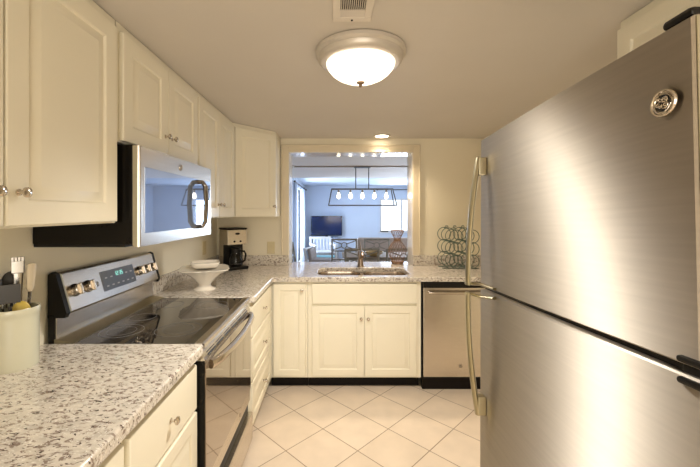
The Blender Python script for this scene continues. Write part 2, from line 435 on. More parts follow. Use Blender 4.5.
# base cabinets
def toe(r, mb): return mb.build('toe_kick', M['toe'], r)
def left_base(y0, y1, xf, label, fronts):
    r = thing('base_cabinet', label, 'cabinet', ((WL+xf)/2, (y0+y1)/2, 0), 'cream base cabinets')
    MB().box(WL+.004, y0, .10, xf, y1, CTB-.001, .0015).build('body', M['cab'], r)
    toe(r, MB().box(WL+.004, y0+.001, 0, xf-.075, y1-.001, .10))
    for (kind, z0, z1) in fronts:
        w_ = y1-y0-.016
        leaf(r, (xf, y0+.008, z0), XU, XN, w_, z1-z0, (w_/2, (z1-z0)/2) if kind == 'drawer' else (.035, z1-z0-.06), kind, 'slab' if kind == 'drawer' and z1-z0 < .19 else 'raised', .05)
    return r
left_base(.935, 1.413, NF, 'cream base cabinet beside the range, below the near granite', [('drawer', .668, .842), ('door', .115, .655)])
left_base(.45, .930, NF, 'cream base cabinet nearest the camera at lower left', [('drawer', .668, .842), ('door', .115, .655)])
left_base(2.192, 2.86, FF, 'cream bank of three drawers between range and corner', [('drawer', .668, .858), ('drawer', .392, .655), ('drawer', .115, .379)])

# corner door cabinet on the back run
BU, BN = Vector((1, 0, 0)), Vector((0, -1, 0))
r = thing('base_cabinet', 'narrow cream base cabinet with one door, in the inside corner left of the sink', 'cabinet', (-.38, 3.2, 0), 'cream base cabinets')
MB().box(FF+.002, BF, .10, -.222, BW-.004, CTB-.001, .0015).build('body', M['cab'], r)
toe(r, MB().box(FF+.002, BF+.075, 0, -.222, BW-.004, .10))
leaf(r, (-.500, BF, .115), BU, BN, .262, .862-.115, (.234, .70), fr=.05)
# sink base
r = thing('base_cabinet', 'wide cream two-door cabinet under the sink', 'cabinet', (.24, 3.2, 0), 'cream base cabinets')
MB().box(-.220, BF, .10, .698, BF+.02, CTB-.001, .0015).box(-.220, BF+.0205, .10, -.20, BW-.004, CTB-.001).box(.678, BF+.0205, .10, .698, BW-.004, CTB-.001).box(-.1995, BF+.0205, .10, .6775, BW-.004, .12).build('body', M['cab'], r)
toe(r, MB().box(-.220, BF+.075, 0, .698, BF+.10, .10))
leaf(r, (-.186, BF, .700), BU, BN, .848, .166, None, 'drawer_front', 'slab')
leaf(r, (-.186, BF, .115), BU, BN, .4215, .572, (.396, .470), fr=.056)
leaf(r, (.2405, BF, .115), BU, BN, .4215, .572, (.026, .470), fr=.056)

# ------------------------------------------------------------------ worktops
def outline_top(outer, holes, z0, z1):
    bm = bmesh.new(); edges = []
    for loop in [outer]+holes:
        vs = [bm.verts.new((p[0], p[1], z1)) for p in loop]
        edges += [bm.edges.new((vs[i], vs[(i+1) % len(vs)])) for i in range(len(vs))]
    bmesh.ops.triangle_fill(bm, use_beauty=True, edges=edges)
    top = bm.faces[:]
    ret = bmesh.ops.extrude_face_region(bm, geom=top)
    bmesh.ops.translate(bm, verts=[g for g in ret['geom'] if isinstance(g, bmesh.types.BMVert)], vec=(0, 0, z0-z1))
    bmesh.ops.recalc_face_normals(bm, faces=bm.faces[:])
    es = [e for e in bm.edges if len(e.link_faces) == 2 and all(abs(v.co.z-z1) < 1e-5 for v in e.verts) and e.calc_face_angle(0) > 1]
    bmesh.ops.bevel(bm, geom=es, offset=.008, segments=3, profile=.5, affect='EDGES')
    mb = MB(); mb.bm.free(); mb.bm = bm
    return mb
def splash(mb, label): return center_mesh(tag(mb.build('backsplash', M['granite']), label, 'backsplash', 'granite backsplashes'))
NE, FE, BE = -.520, -.498, 2.845       # worktop front edges
r = thing('countertop', 'speckled granite worktop nearest the camera, left of the range', 'countertop', (-.84, .94, CTB), 'granite worktops')
outline_top([(WL+.001, .43), (NE, .43), (NE, 1.399), (NE-.006, 1.411), (NE-.016, 1.415), (WL+.001, 1.415)], [], CTB, CT).build('slab', M['granite'], r)
r = thing('countertop', 'speckled granite L-shaped worktop with the sink, running through the pass-through', 'countertop', (0, 3.2, CTB), 'granite worktops')
SX0, SX1, SY0, SY1 = -.15, .635, 2.945, 3.335
hole = MB().rrect(SX0, SY0, SX1, SY1, .09, 6)
outer = [(WL+.001, 2.189), (FE, 2.189), (FE, BE-.03), (FE+.010, BE-.009), (FE+.03, BE), (WR-.001, BE), (WR-.001, BW-.001), (OX1-.007, BW-.001), (OX1-.007, BW2+.02), (OX0+.007, BW2+.02), (OX0+.007, BW-.001), (WL+.001, BW-.001)]
outline_top(outer, [hole], CTB, CT).build('slab', M['granite'], r)
splash(MB().box(WL+.001, 2.189, CT, WL+.021, BW-.001, CT+.10, .003), 'low granite backsplash on the left wall behind the pedestal bowl')
splash(MB().box(WL+.022, BW-.022, CT, OX0-.035, BW-.001, CT+.10, .003).box(OX0-.034, BW-.03, CT, OX0+.005, BW-.005, CT+.10, .003), 'low granite backsplash on the back wall beside the coffee maker')
splash(MB().box(OX1+.036, BW-.022, CT, WR-.001, BW-.001, CT+.10, .003).box(OX1-.005, BW-.03, CT, OX1+.035, BW-.005, CT+.10, .003), 'low granite backsplash on the back wall behind the ring rack')

# sink
r = thing('sink', 'stainless double-bowl undermount sink set in the granite', 'sink', (.24, 3.14, .70))
def bowl(x0, x1):
    mb = MB(); rr = lambda i, z, q: [(p[0], p[1], z) for p in MB().rrect(x0+i, SY0+i, x1-i, SY1-i, q, 6)]
    mb.loft([rr(-.010, CTB-.003, .10), rr(-.010, CTB-.001, .10), rr(.002, CTB-.001, .09), rr(.006, CTB-.02, .085), rr(.014, .74, .08), rr(.05, .712, .06)], False, True)
    return mb
MX = .243
for (a, b) in ((SX0, MX-.012), (MX+.012, SX1)):
    bo = bowl(a, b).build('bowl', M['sinksteel'], r)
    MB().lathe([(.042, .0), (.042, .003), (.03, .002), (.0, .001)], ((a+b)/2, 3.16, .7125), 20).build('drain', M['chrome'], bo)
MB().box(MX-.012, SY0+.004, CTB-.03, MX+.012, SY1-.004, CTB-.004, .004).build('divider', M['sinksteel'], r)
# faucet
r = thing('faucet', 'single-lever kitchen faucet standing behind the sink', 'faucet', (.246, 3.41, CT))
MB().lathe([(.036, 0), (.036, .006), (.030, .012), (.027, .03), (.025, .10), (.029, .115), (.029, .135), (.022, .15), (.0, .156)], (.246, 3.41, CT), 20).build('body', M['faucet'], r)
MB().tube([(.246, 3.40, CT+.085), (.246, 3.35, CT+.135), (.246, 3.29, CT+.155), (.246, 3.235, CT+.145), (.246, 3.215, CT+.115)], [.019, .018, .0175, .018, .020], 12).build('spout', M['faucet'], r)
MB().tube([(.246, 3.41, CT+.150), (.246, 3.425, CT+.185), (.243, 3.455, CT+.222)], [(.010, .007), (.008, .006), (.009, .005)], 10).build('lever', M['faucet'], r)

# ------------------------------------------------------------------ appliance badge: round monogram of two curling script letters
def badge(parent, T, R):
    b = MB(T).lathe([(R, 0), (R, R*.10), (R*.94, R*.18), (R*.84, R*.18), (R*.78, R*.10), (0, R*.10)], (0, 0, 0), 32).build('badge', M['chrome'], parent)
    MB(T).lathe([(R*.60, R*.10), (R*.60, R*.14), (0, R*.14)], (0, 0, 0), 28).build('badge_field', M['black'], b)
    z = R*.17; q = R
    def arc(cx, cy, rad, a0, a1, n=14): return [(cx+rad*math.cos(math.radians(a0+(a1-a0)*k/n)), cy+rad*math.sin(math.radians(a0+(a1-a0)*k/n))) for k in range(n+1)]
    strokes = [arc(-.20, .06, .26, 60, 330)+arc(-.10, -.16, .12, 10, -160, 8), arc(-.15, .22, .10, 0, 330, 10), arc(.20, .17, .17, -60, 210)+[(.02, .06)],
               arc(.18, -.16, .21, 100, -190), arc(.23, .20, .07, 0, 330, 8), arc(.22, -.15, .09, 0, 330, 8), arc(-.24, -.05, .09, 0, 330, 8)]
    mb = MB(T)
    for s_ in strokes: mb.tube([(x*q*1.15, y*q*1.15, z) for x, y in s_], R*.05, 6)
    for k in range(4):
        mb.tube([(x*q, y*q, z) for x, y in arc(0, 0, .69, 15+90*k, 75+90*k, 8)], R*.03, 5)
    mb.build('badge_monogram', M['chrome'], b)
    return b

# ------------------------------------------------------------------ range
RY0, RY1 = 1.4195, 2.1845
r = thing('range', 'stainless and black electric range set between the two granite worktops', 'range', (-.84, 1.826, 0))
MB().box(WL+.012, RY0, .06, -.553, RY1, .900, .003).box(WL+.012, RY0, .9, WL+.035, RY1, 1.03).build('body', M['blackgloss'], r)
MB().box(-1.05, RY0+.004, .900, -.562, RY1-.004, .917, .002).build('cooktop_glass', M['glassblack'], r)
for (x, y, R) in ((-.945, 1.575, .088), (-.965, 1.785, .062), (-.945, 2.03, .075), (-.705, 1.60, .098), (-.705, 2.02, .088)):
    b = MB().ring((x, y, .9172), R, .0011, (1, 0, 0), (0, 1, 0), 44, 4)
    if R > .08: b.ring((x, y, .9172), R*.66, .0008, (1, 0, 0), (0, 1, 0), 36, 4)
    b.build('burner_ring', M['ringink'], r)
MB().prism([(-.562, .890), (-.562, .921), (-.530, .921), (-.523, .915), (-.521, .900), (-.530, .890)], 'y', RY0+.002, RY1-.002).build('front_trim', M['steel'], r)
MB().prism([(-1.13, .90), (-1.13, .935), (-1.085, .927), (-1.05, .920), (-1.05, .90)], 'y', RY0+.002, RY1-.002).build('rear_ledge', M['handle'], r)
MB().box(-1.13, RY0+.006, .92, -1.118, RY1-.006, 1.05).build('back_panel', M['steel'], r)
cp = [(-1.145, 1.03), (-1.145, 1.190), (-1.132, 1.198), (-1.120, 1.190), (-1.078, 1.040), (-1.085, 1.030)]
panel = MB().prism(cp, 'y', RY0+.030, RY1-.014).build('control_panel', M['steel'], r)
MB().prism([(p[0]+.004, p[1]+.002) for p in cp], 'y', RY0+.022, RY0+.030).build('end_trim', M['handle'], panel)
for (a, b) in ((RY0+.001, RY0+.022), (RY1-.014, RY1-.001)):
    MB().prism([(-1.150, 1.02), (-1.150, 1.194), (-1.134, 1.203), (-1.118, 1.194), (-1.074, 1.038), (-1.082, 1.02)], 'y', a, b).build('end_cap', M['black'], r)
cpo = Vector((-1.078, 0, 1.040)); cpv = (Vector((-1.120, 0, 1.190))-cpo).normalized(); cpn = Vector((cpv.z, 0, -cpv.x))
def CP(y, s): return frame(cpo+Vector((0, y, 0))+cpv*s, (0, 1, 0), cpv, cpn)
for y in (1.500, 1.580, 1.995, 2.060, 2.125):
    T = CP(y, .078)
    k = MB(T).lathe([(.027, 0), (.027, .004), (.024, .006), (.023, .020), (.020, .024), (0, .024)], (0, 0, 0), 24).build('knob', M['chrome'], panel)
    MB(T).box(-.005, -.024, .02, .005, .024, .034, .003).build('knob_grip', M['chrome'], k)
dsp = MB(CP(1.675, .030)).box(0, 0, 0, .265, .095, .003, .001).build('display', M['display'], r)
for i in range(6):
    for j in range(2):
        if j == 1 and 1 < i < 4: continue
        MB(CP(1.675, .030)).box(.022+i*.041, .018+j*.040, .003, .038+i*.041, .024+j*.040, .0036).build('key_mark', M['greyink'], dsp)
SEG = {'1': 'bc', '2': 'abged', '3': 'abgcd', '5': 'afgcd', '0': 'abcdef'}
def digit(mb, ch, x, y, w_, h):
    q = .0022
    P = {'a': (0, h-q, w_, h), 'g': (0, h/2-q/2, w_, h/2+q/2), 'd': (0, 0, w_, q), 'f': (0, h/2, q, h), 'b': (w_-q, h/2, w_, h), 'e': (0, 0, q, h/2), 'c': (w_-q, 0, w_, h/2)}
    for s_ in SEG[ch]:
        a, b, c, d = P[s_]; mb.box(x+a, y+b, .003, x+c, y+d, .0038)
mb = MB(CP(1.675, .030))
for ch, x in (('1', .100), ('2', .116), ('3', .138), ('5', .154)): digit(mb, ch, x, .060, .011, .020)
mb.box(.131, .064, .003, .133, .066, .0038).box(.131, .073, .003, .133, .075, .0038)
mb.build('clock_digits', M['digits'], dsp)
badge(panel, CP(1.640, .075), .013)
# oven door
OXF = -.517
d = MB().prism([(-.552, .295), (-.552, .884), (-.546, .884), (OXF-.004, .848), (OXF-.004, .295)], 'y', RY0+.004, RY1-.004).build('oven_door', M['steel'], r)
MB().box(OXF-.005, RY0+.004, .365, OXF, RY1-.004, .835, .002).build('oven_window', M['ovenglass'], d)
MB().box(-.552, RY0, .06, OXF-.0042, RY0+.0035, .846).build('door_side', M['blackgloss'], d)
VT = frame((OXF-.004, 0, .848), (0, 1, 0), Vector((-.027, 0, .036)).normalized(), Vector((.036, 0, .027)).normalized())
vs_ = MB(VT)
for k in range(6):
    for q in (.006, .018, .030): vs_.box(RY0+.05+k*.112, q, 0, RY0+.145+k*.112, q+.006, .0008)
vs_.build('vent_slots', M['black'], d)
hp = []
for k in range(17):
    s_ = k/16; y = RY0+.035+s_*(RY1-RY0-.07)
    hp.append((OXF+.008+.034*math.sin(PI*s_)**.5, y, .822-.006*math.sin(PI*s_)))
MB().tube(hp, [(.015, .020)]*17, 12, flat=(1, 0, 0)).build('handle', M['chrome'], d)
badge(d, frame((OXF-.004, 1.95, .33), (0, 1, 0), (0, 0, 1), (1, 0, 0)), .010)
dw = MB().box(-.552, RY0+.004, .055, OXF+.012, RY1-.004, .222, .006).build('storage_drawer', M['steel'], r)
MB().box(-.552, RY0+.004, .222, -.535, RY1-.004, .294).build('drawer_recess', M['black'], r)
for (x, y) in ((-1.1, 1.50), (-1.1, 2.15), (-.60, 1.50), (-.60, 2.15)):
    MB().lathe([(.02, 0), (.02, .062)], (x, y, 0), 12).build('foot', M['black'], r)

# ------------------------------------------------------------------ over-the-range microwave
MY0, MY1, MZ0, MZ1, MXF = 1.352, 2.140, 1.310, 1.704, -.745
r = thing('microwave', 'stainless over-the-range microwave hung under the short wall cabinet', 'microwave', (-.95, 1.74, MZ0))
MB().box(WL+.004, MY0+.004, MZ0+.012, MXF-.028, MY1-.004, MZ1, .003).build('body', M['blackgloss'], r)
MB().box(WL+.004, MY0+.01, MZ0, MXF-.06, MY1-.01, MZ0+.012).build('bottom_grille', M['black'], r)
d = MB().prism([(MXF-.026, MY0+.002), (MXF-.010, MY0), (MXF-.002, MY0+.004), (MXF, MY0+.012), (MXF, MY1-.012), (MXF-.002, MY1-.004), (MXF-.010, MY1), (MXF-.026, MY1-.002)], 'z', MZ0+.002, MZ1-.004).build('door', M['steel'], r)
MB().box(MXF-.002, MY0+.036, 1.362, MXF+.002, MY1-.030, 1.622, .001).build('window', M['mwglass'], d)
MB().box(MXF-.0255, MY0-.0005, MZ0+.004, MXF-.009, MY0+.002, MZ1-.006).build('door_edge', M['edgepaint'], d)
yh = 1.925
hp = [(MXF+.001, yh, 1.366), (MXF+.026, yh, 1.368), (MXF+.042, yh, 1.390), (MXF+.048, yh, 1.488), (MXF+.042, yh, 1.584), (MXF+.026, yh, 1.606), (MXF+.001, yh, 1.608)]
MB().tube(hp, [(.012, .019)]*7, 12, flat=(1, 0, 0)).build('handle', M['darkchrome'], d)
badge(d, frame((MXF, 1.715, MZ1-.045), (0, 1, 0), (0, 0, 1), (1, 0, 0)), .016)

# ------------------------------------------------------------------ dishwasher
DX0, DX1 = .706, 1.318
r = thing('dishwasher', 'stainless dishwasher right of the sink cabinet, partly behind the refrigerator', 'dishwasher', (1.012, 3.18, 0))
MB().box(DX0, BF, .09, DX1, BW-.01, CTB-.002).build('body', M['black'], r)
d = MB().box(DX0+.007, BF-.028, .115, DX1-.006, BF-.001, .835, .006).build('door', M['steel'], r)
MB().box(DX0+.007, BF-.022, .838, DX1-.006, BF-.001, CTB-.004, .002).build('control_strip', M['black'], r)
MB().tube([(DX0+.05, BF-.030, .800), (DX0+.05, BF-.052, .800), (DX0+.09, BF-.060, .800), (1.012, BF-.064, .800), (DX1-.09, BF-.060, .800), (DX1-.05, BF-.052, .800), (DX1-.05, BF-.030, .800)], .011, 10).build('handle', M['steel'], d)
badge(d, frame((DX0+.305, BF-.028, .205), (1, 0, 0), (0, 0, 1), (0, -1, 0)), .018)
MB().box(DX0+.004, BF+.01, 0, DX1, BF+.06, .105, .003).build('toe_kick', M['toe'], r)

# ------------------------------------------------------------------ refrigerator
FX, FY0, FY1 = .463, .432, 1.168
r = thing('refrigerator', 'large stainless top-freezer refrigerator filling the right side', 'refrigerator', (FX, FY1, 0))
MB().box(FX+.072, FY0+.004, .06, FX+.80, FY1-.004, 1.690, .004).build('body', M['nickelrim'], r)
def fdoor(z0, z1, name):
    n = 14; sec = []
    for k in range(n+1):
        s_ = k/n; y = FY0+s_*(FY1-FY0)
        e = min(s_, 1-s_)*(FY1-FY0)
        rnd = .003*(1-min(1, e/.005))**2
        sec.append((FX+.012-.006*(1-(2*s_-1)**2)+rnd, y))
    sec = [(FX+.066, FY0)]+[(FX+.030, FY0)]+sec[0:1]+[(FX+.0115, FY0+.003)]+sec[1:-1]+[(FX+.0115, FY1-.003)]+sec[-1:]+[(FX+.030, FY1)]+[(FX+.066, FY1)]
    mb = MB()
    rings = []
    for (z, i) in ((z0, .004), (z0+.003, 0), (z1-.003, 0), (z1, .004)):
        rings.append([(x+i if x < FX+.05 else x, y, z) for x, y in sec])
    return mb.loft(rings).build(name, M['steelv'], r, 25)
GZ = 1.190
fz = fdoor(GZ+.007, 1.698, 'freezer_door')
fr = fdoor(.10, GZ-.007, 'fridge_door')
for dd, za, zb_ in ((fz, GZ+.010, 1.695), (fr, .104, GZ-.010)):
    MB().box(FX+.0160, FY0-.0015, za, FX+.066, FY0-.0002, zb_).build('door_edge', M['edgepaint'], dd)
MB().box(FX+.064, FY0+.01, .10, FX+.073, FY1-.01, 1.685).build('gasket', M['black'], r)
MB().box(FX+.026, FY0+.01, GZ-.0062, FX+.07, FY1-.006, GZ+.0062).build('door_gap_strip', M['black'], r)
MB().box(FX+.03, FY0+.01, .01, FX+.078, FY1-.01, .095).build('kick_grille', M['black'], r)
HY = FY1-.045
def fhandle(door, z_gap, z_end, up):
    s_ = 1 if up else -1
    L_ = abs(z_end-z_gap)
    pts = []; rad = []
    n = 16
    for k in range(n+1):
        q = k/n
        pts.append((FX-.048+.036*q**2, HY+.004*q, z_gap+s_*L_*q)); rad.append((.008+.001*q, .013))
    h = MB().tube(pts, rad, 12, flat=(1, 0, 0)).build('handle', M['handle'], door)
    MB().box(FX-.016, HY-.010, min(z_end-s_*.060, z_end), FX+.010, HY+.016, max(z_end-s_*.060, z_end), .003).build('handle_mount', M['handle'], h)
    MB().tube([(FX-.056, HY, z_gap+s_*.006), (FX-.040, HY, z_gap+s_*.004), (FX-.020, HY-.03, z_gap+s_*.008), (FX+.002, HY-.085, z_gap+s_*.002)], [(.005, .009)]*4, 10, flat=(0, 0, 1)).build('handle_foot', M['handle'], h)
fhandle(fz, GZ+.012, 1.628, True)
fhandle(fr, GZ-.012, .784, False)
badge(fz, frame((FX+.0065, .473, 1.583), (0, -1, 0), (0, 0, 1), (-1, 0, 0)), .0215)
MB().box(FX+.016, FY0-.012, GZ-.006, FX+.07, FY0+.032, GZ+.006, .003).box(FX+.004, FY0-.012, GZ+.010, FX+.03, FY0+.030, GZ+.020, .004).box(FX+.004, FY0-.012, GZ-.020, FX+.03, FY0+.030, GZ-.010, .004).build('hinge', M['black'], r)
MB().box(FX+.012, FY0+.002, 1.6985, FX+.14, FY0+.05, 1.713, .006).build('hinge_cover', M['black'], r)
for (x, y) in ((FX+.11, FY0+.05), (FX+.11, FY1-.05), (FX+.75, FY0+.05), (FX+.75, FY1-.05)):
    MB().lathe([(.022, 0), (.022, .062)], (x, y, 0), 12).build('foot', M['black'], r)
FRIDGE = r

# ------------------------------------------------------------------ ceiling fittings
r = thing('ceiling_light', 'round flush ceiling light with brushed nickel rim and lit glass bowl', 'ceiling light', (.115, 1.60, CZ))
lc = (.115, 1.60, CZ)
MB().lathe([(.190, 0), (.203, -.004), (.203, -.018), (.196, -.026), (.190, -.028), (.188, -.044), (.180, -.052), (.172, -.056), (.155, -.056)], lc, 48).build('rim', M['nickelrim'], r)
MB().lathe([(.155, -.053), (.153, -.064), (.146, -.078), (.131, -.096), (.110, -.112), (.082, -.126), (.046, -.135), (0, -.138)], lc, 48).build('glass_bowl', M['diff'], r)
MB().lathe([(0, -.134), (.018, -.136), (.020, -.142), (.012, -.146), (.007, -.149), (.009, -.154), (.005, -.160), (0, -.162)], lc, 20).build('finial', M['faucet'], r)

for dx in (-.05, .05):
    pl = bpy.data.lights.new('bulb', 'POINT'); pl.energy = .38; pl.color = (1, .90, .78); pl.shadow_soft_size = .025
    po = bpy.data.objects.new('bulb', pl); COL.objects.link(po); po.location = (lc[0]+dx, lc[1], CZ-.075)
r = thing('recessed_light', 'small round recessed ceiling light near the pass-through', 'ceiling light', (.445, 3.37, CZ))
MB().lathe([(.058, -.001), (.085, -.001), (.085, -.006), (.078, -.010), (.060, -.006), (.058, -.001)], (.445, 3.37, CZ), 32).build('ring', M['vent'], r)
MB().lathe([(0, -.0045), (.060, -.0045), (.060, -.0005), (0, -.0005)], (.445, 3.37, CZ), 28).build('lamp', M['canlit'], r)
sp = bpy.data.lights.new('recessed_beam', 'SPOT'); sp.energy = 34; sp.color = WARM; sp.spot_size = 2.2; sp.spot_blend = .8; sp.shadow_soft_size = .06
so = bpy.data.objects.new('recessed_beam', sp); COL.objects.link(so); so.location = (.445, 3.33, CZ-.03)

r = thing('ceiling_vent', 'white metal air register in the ceiling above the round light', 'vent', (.063, 1.20, CZ))
vx0, vx1, vy0, vy1 = -.008, .134, 1.03, 1.335
mb = bars4(MB(), vx0, vy0, vx1, vy1, .027, lambda m_, a, c, b, d: m_.box(a, c, CZ-.008, b, d, CZ-.0005, .0015))
mb.build('frame', M['vent'], r)
MB().box(vx0+.02, vy0+.02, CZ-.002, vx1-.02, vy1-.02, CZ-.0005).build('cavity', M['ventdark'], r)
for k in range(12):
    x = vx0+.030+k*.0072
    MB().box(x, vy0+.027, CZ-.0075, x+.0025, vy1-.075, CZ-.002).build('slat', M['vent'], r)
MB().box(vx0+.027, vy1-.075, CZ-.007, vx1-.027, vy1-.027, CZ-.002, .001).build('damper_plate', M['nickelrim'], r)
MB().lathe([(0, -.012), (.004, -.011), (.004, -.007)], ((vx0+vx1)/2, vy1-.013, CZ), 10).build('screw', M['black'], r)

# ------------------------------------------------------------------ wall outlets
def outlet(T, label, loc):
    r = thing('wall_outlet', label, 'outlet', loc)
    p = MB(T).loft([rect(0, .076, .118, 0), rect(0, .076, .118, .003), rect(.003, .076, .118, .006)]).build('cover_plate', M['beige'], r)
    for z in (.022, .066):
        s_ = MB(T).loft([[(q[0], q[1], h) for q in MB().rrect(.021, z, .055, z+.030, .010)] for h in (.006, .0075)]).build('socket', M['beige'], p)
outlet(frame((WL, 3.11, 1.066), (0, 1, 0), (0, 0, 1), (1, 0, 0)), 'almond outlet plate on the left wall behind the pedestal bowl', (WL, 3.148, 1.125))
outlet(frame((-.668, BW, 1.036), (1, 0, 0), (0, 0, 1), (0, -1, 0)), 'almond outlet plate on the back wall, between coffee maker and pass-through', (-.63, BW, 1.095))

# ------------------------------------------------------------------ coffee maker
r = thing('coffee_maker', 'steel and black drip coffee maker in the worktop corner', 'coffee maker', (0, 0, 0))
MB().box(-.095, -.125, 0, .095, .115, .030, .008).build('base', M['black'], r)
MB().box(-.092, .010, .030, .092, .110, .360, .006).build('water_tank', M['steel'], r)
MB().box(-.0925, -.090, .225, .0925, .012, .362, .006).build('brew_head', M['steel'], r)
MB().box(-.0925, -.002, .031, .0925, .0105, .224).build('bay_back', M['black'], r)
MB().box(-.096, -.094, .362, .096, .114, .378, .006).build('lid', M['black'], r)
bd = MB().lathe([(.022, 0), (.022, .003), (0, .004)], (0, 0, 0), 20)
for v in bd.bm.verts: v.co = Vector((v.co.x, -.090-v.co.z, .325+v.co.y*.45))
bd.build('badge', M['black'], r)
for x in (-.03, .03):
    MB().lathe([(.009, 0), (.009, -.004), (0, -.005)], (x, -.090, .255), 14, 'y').build('button', M['black'], r)
c = MB().lathe([(.045, .030), (.062, .045), (.064, .085), (.052, .135), (.040, .165), (.042, .172)], (.0, -.055, 0), 28).build('carafe', M['carafe'], r)
MB().lathe([(.044, .170), (.046, .176), (.046, .188), (.015, .196), (0, .196)], (0, -.055, 0), 24).lathe([(.0415, .150), (.0455, .150), (.0455, .172), (.0415, .172)], (0, -.055, 0), 24).build('carafe_lid', M['black'], c)
MB().tube([(.030, -.095, .168), (.050, -.125, .165), (.058, -.137, .140), (.052, -.130, .085), (.040, -.105, .065)], [(.007, .011)]*5, 10).build('carafe_handle', M['black'], c)
r.location = (-.945, 3.30, CT); r.rotation_euler = (0, 0, math.radians(40))

# ------------------------------------------------------------------ pedestal bowl and the dish on it
bx, by = -.885, 2.41
sq = lambda a: 1/((abs(math.cos(a))**5+abs(math.sin(a))**5)**.2)
def rm(a, r_, h):
    q = max(0, min(1, (r_-.05)/.09))
    return (1-q)+q*(.92*sq(a-.35))*(1+.025*math.cos(16*a)*q)
o = MB().lathe([(.072, 0), (.074, .005), (.058, .012), (.042, .022), (.040, .032), (.052, .052), (.082, .082), (.118, .112), (.150, .130), (.168, .138), (.170, .143), (.164, .145), (.140, .140), (.09, .133), (0, .130)],
             (bx, by, CT), 96, rmod=rm).build('pedestal_bowl', M['ceramic'])
center_mesh(tag(o, 'white scalloped ceramic pedestal bowl on the granite beside the range', 'bowl'))
o = MB().lathe([(.060, .0), (.080, .004), (.096, .020), (.100, .036), (.096, .038), (.085, .022), (0, .012)], (bx-.01, by+.040, CT+.1415), 72, rmod=lambda a, r_, h: (1 if r_ < .01 else .95*sq(a-.35))).build('dish', M['ceramic'])
center_mesh(tag(o, 'small white square dish resting inside the pedestal bowl', 'dish'))

# ------------------------------------------------------------------ utensil crock
kx, ky, kr = -1.088, 1.205, .066
r = thing('utensil_crock', 'cream stoneware crock full of utensils, by the range', 'crock', (kx, ky, CT))
MB().lathe([(kr*.97, 0), (kr, .008), (kr*1.0, .165), (kr*1.02, .178), (kr*1.05, .184), (kr*1.05, .196), (kr*1.01, .201), (kr*.94, .199), (kr*.92, .18), (kr*.92, .02), (0, .015)], (kx, ky, CT), 48).build('body', M['crock'], r)
MB().tube([(kx-.02, ky-kr*.98, CT+.13), (kx-.02, ky-kr-.022, CT+.12), (kx-.02, ky-kr-.024, CT+.095), (kx-.02, ky-kr*.98, CT+.085)], .007, 8).build('lug_handle', M['greymetal'], r)
base_z = CT+.017
def uten(name, label, foot, tip, mats, head):
    f = Vector((kx+foot[0], ky+foot[1], base_z+.006)); t_ = Vector((kx+tip[0], ky+tip[1], CT+tip[2]))
    r = thing(name, label, 'utensil', f, 'utensils in the crock')
    d = (t_-f).normalized(); L_ = (t_-f).length
    s_ = d.cross(Vector((.6, -.8, 0))).normalized(); T = frame(f, s_, s_.cross(d)*-1, d)
    MB(T).tube([(0, 0, 0), (0, 0, L_*.5), (0, 0, L_*.72)], [.004, .0045, .005], 8).build('shaft', M[mats[0]], r)
    head(T, L_, r, M[mats[1]]); return r
def h_handle(T, L_, r, m):
    MB(T).tube([(0, 0, L_*.70), (0, 0, L_*.74), (0, 0, L_*.9), (0, 0, L_*.98), (0, 0, L_)], [(.007, .005), (.014, .008), (.015, .009), (.016, .009), (.009, .006)], 10).build('handle', m, r)
def h_flat(T, L_, r, m):
    MB(T).box(-.027, -.003, L_*.76, .027, .003, L_, .0028).build('blade', m, r)
def h_whisk(T, L_, r, m):
    for k in range(5):
        a = PI*k/5; mb = MB(T); pts = []
        for j in range(13):
            q = PI*j/12; pts.append((.013*math.cos(q)*math.cos(a), .013*math.cos(q)*math.sin(a), L_*.72+(L_*.28)*math.sin(q)**.8))
        mb.tube(pts, .0012, 5).build('wire', m, r)
def h_spoon(T, L_, r, m):
    mb = MB(T); mb.lathe([(0, -.008), (.014, -.007), (.024, -.002), (.027, .002), (.024, 0), (.014, -.004), (0, -.005)], (0, 0, 0), 20)
    for v in mb.bm.verts:
        l = T.inverted() @ v.co; v.co = T @ Vector((l.x, l.z, L_*.88+l.y*1.5))
    mb.build('spoon_bowl', m, r)
def h_tongs(T, L_, r, m):
    for q in (-1, 1):
        a = MB(T); a.tube([(0, q*.004, L_*.3), (0, q*.008, L_*.7), (0, q*.010, L_*.86)], [(.0025, .009), (.0025, .011), (.0025, .014)], 8, flat=(0, 1, 0)).build('arm', m, r)
        b = MB(T)
        b.box(-.017, q*.011-.003, L_*.84, .017, q*.011+.003, L_*.965, .0025)
        for k in range(4): b.box(-.0165+k*.0088, q*.011-.0025, L_*.962, -.0105+k*.0088, q*.011+.0025, L_)
        b.build('claw', m, r)
uten('tongs', 'steel tongs with toothed claws, tallest in the crock', (-.005, .02), (-.018, .034, .365), ('utensil', 'utensil'), h_tongs)
uten('whisk', 'pale handled whisk standing upright, rightmost in the crock', (.026, .010), (.034, .030, .345), ('utensil', 'utenwood'), h_handle)
uten('spatula', 'dark nylon spatula leaning left in the crock', (-.020, -.038), (-.034, -.050, .300), ('utensildark', 'utensildark'), h_flat)
uten('turner', 'dark flat turner standing upright at the front of the crock', (.022, -.034), (.020, -.040, .285), ('utensildark', 'utensildark'), h_flat)
uten('balloon_whisk', 'looped steel wire whisk low in the crock', (-.034, -.004), (-.042, -.002, .262), ('utensil', 'utensil'), h_whisk)
uten('serving_spoon', 'mustard yellow spoon low in the crock', (.030, -.006), (.026, -.004, .203), ('utensildark', 'yellow'), h_spoon)
uten('ladle', 'dark spoon standing behind the tongs in the crock', (-.035, .030), (-.045, .036, .31), ('utensildark', 'utensildark'), h_spoon)

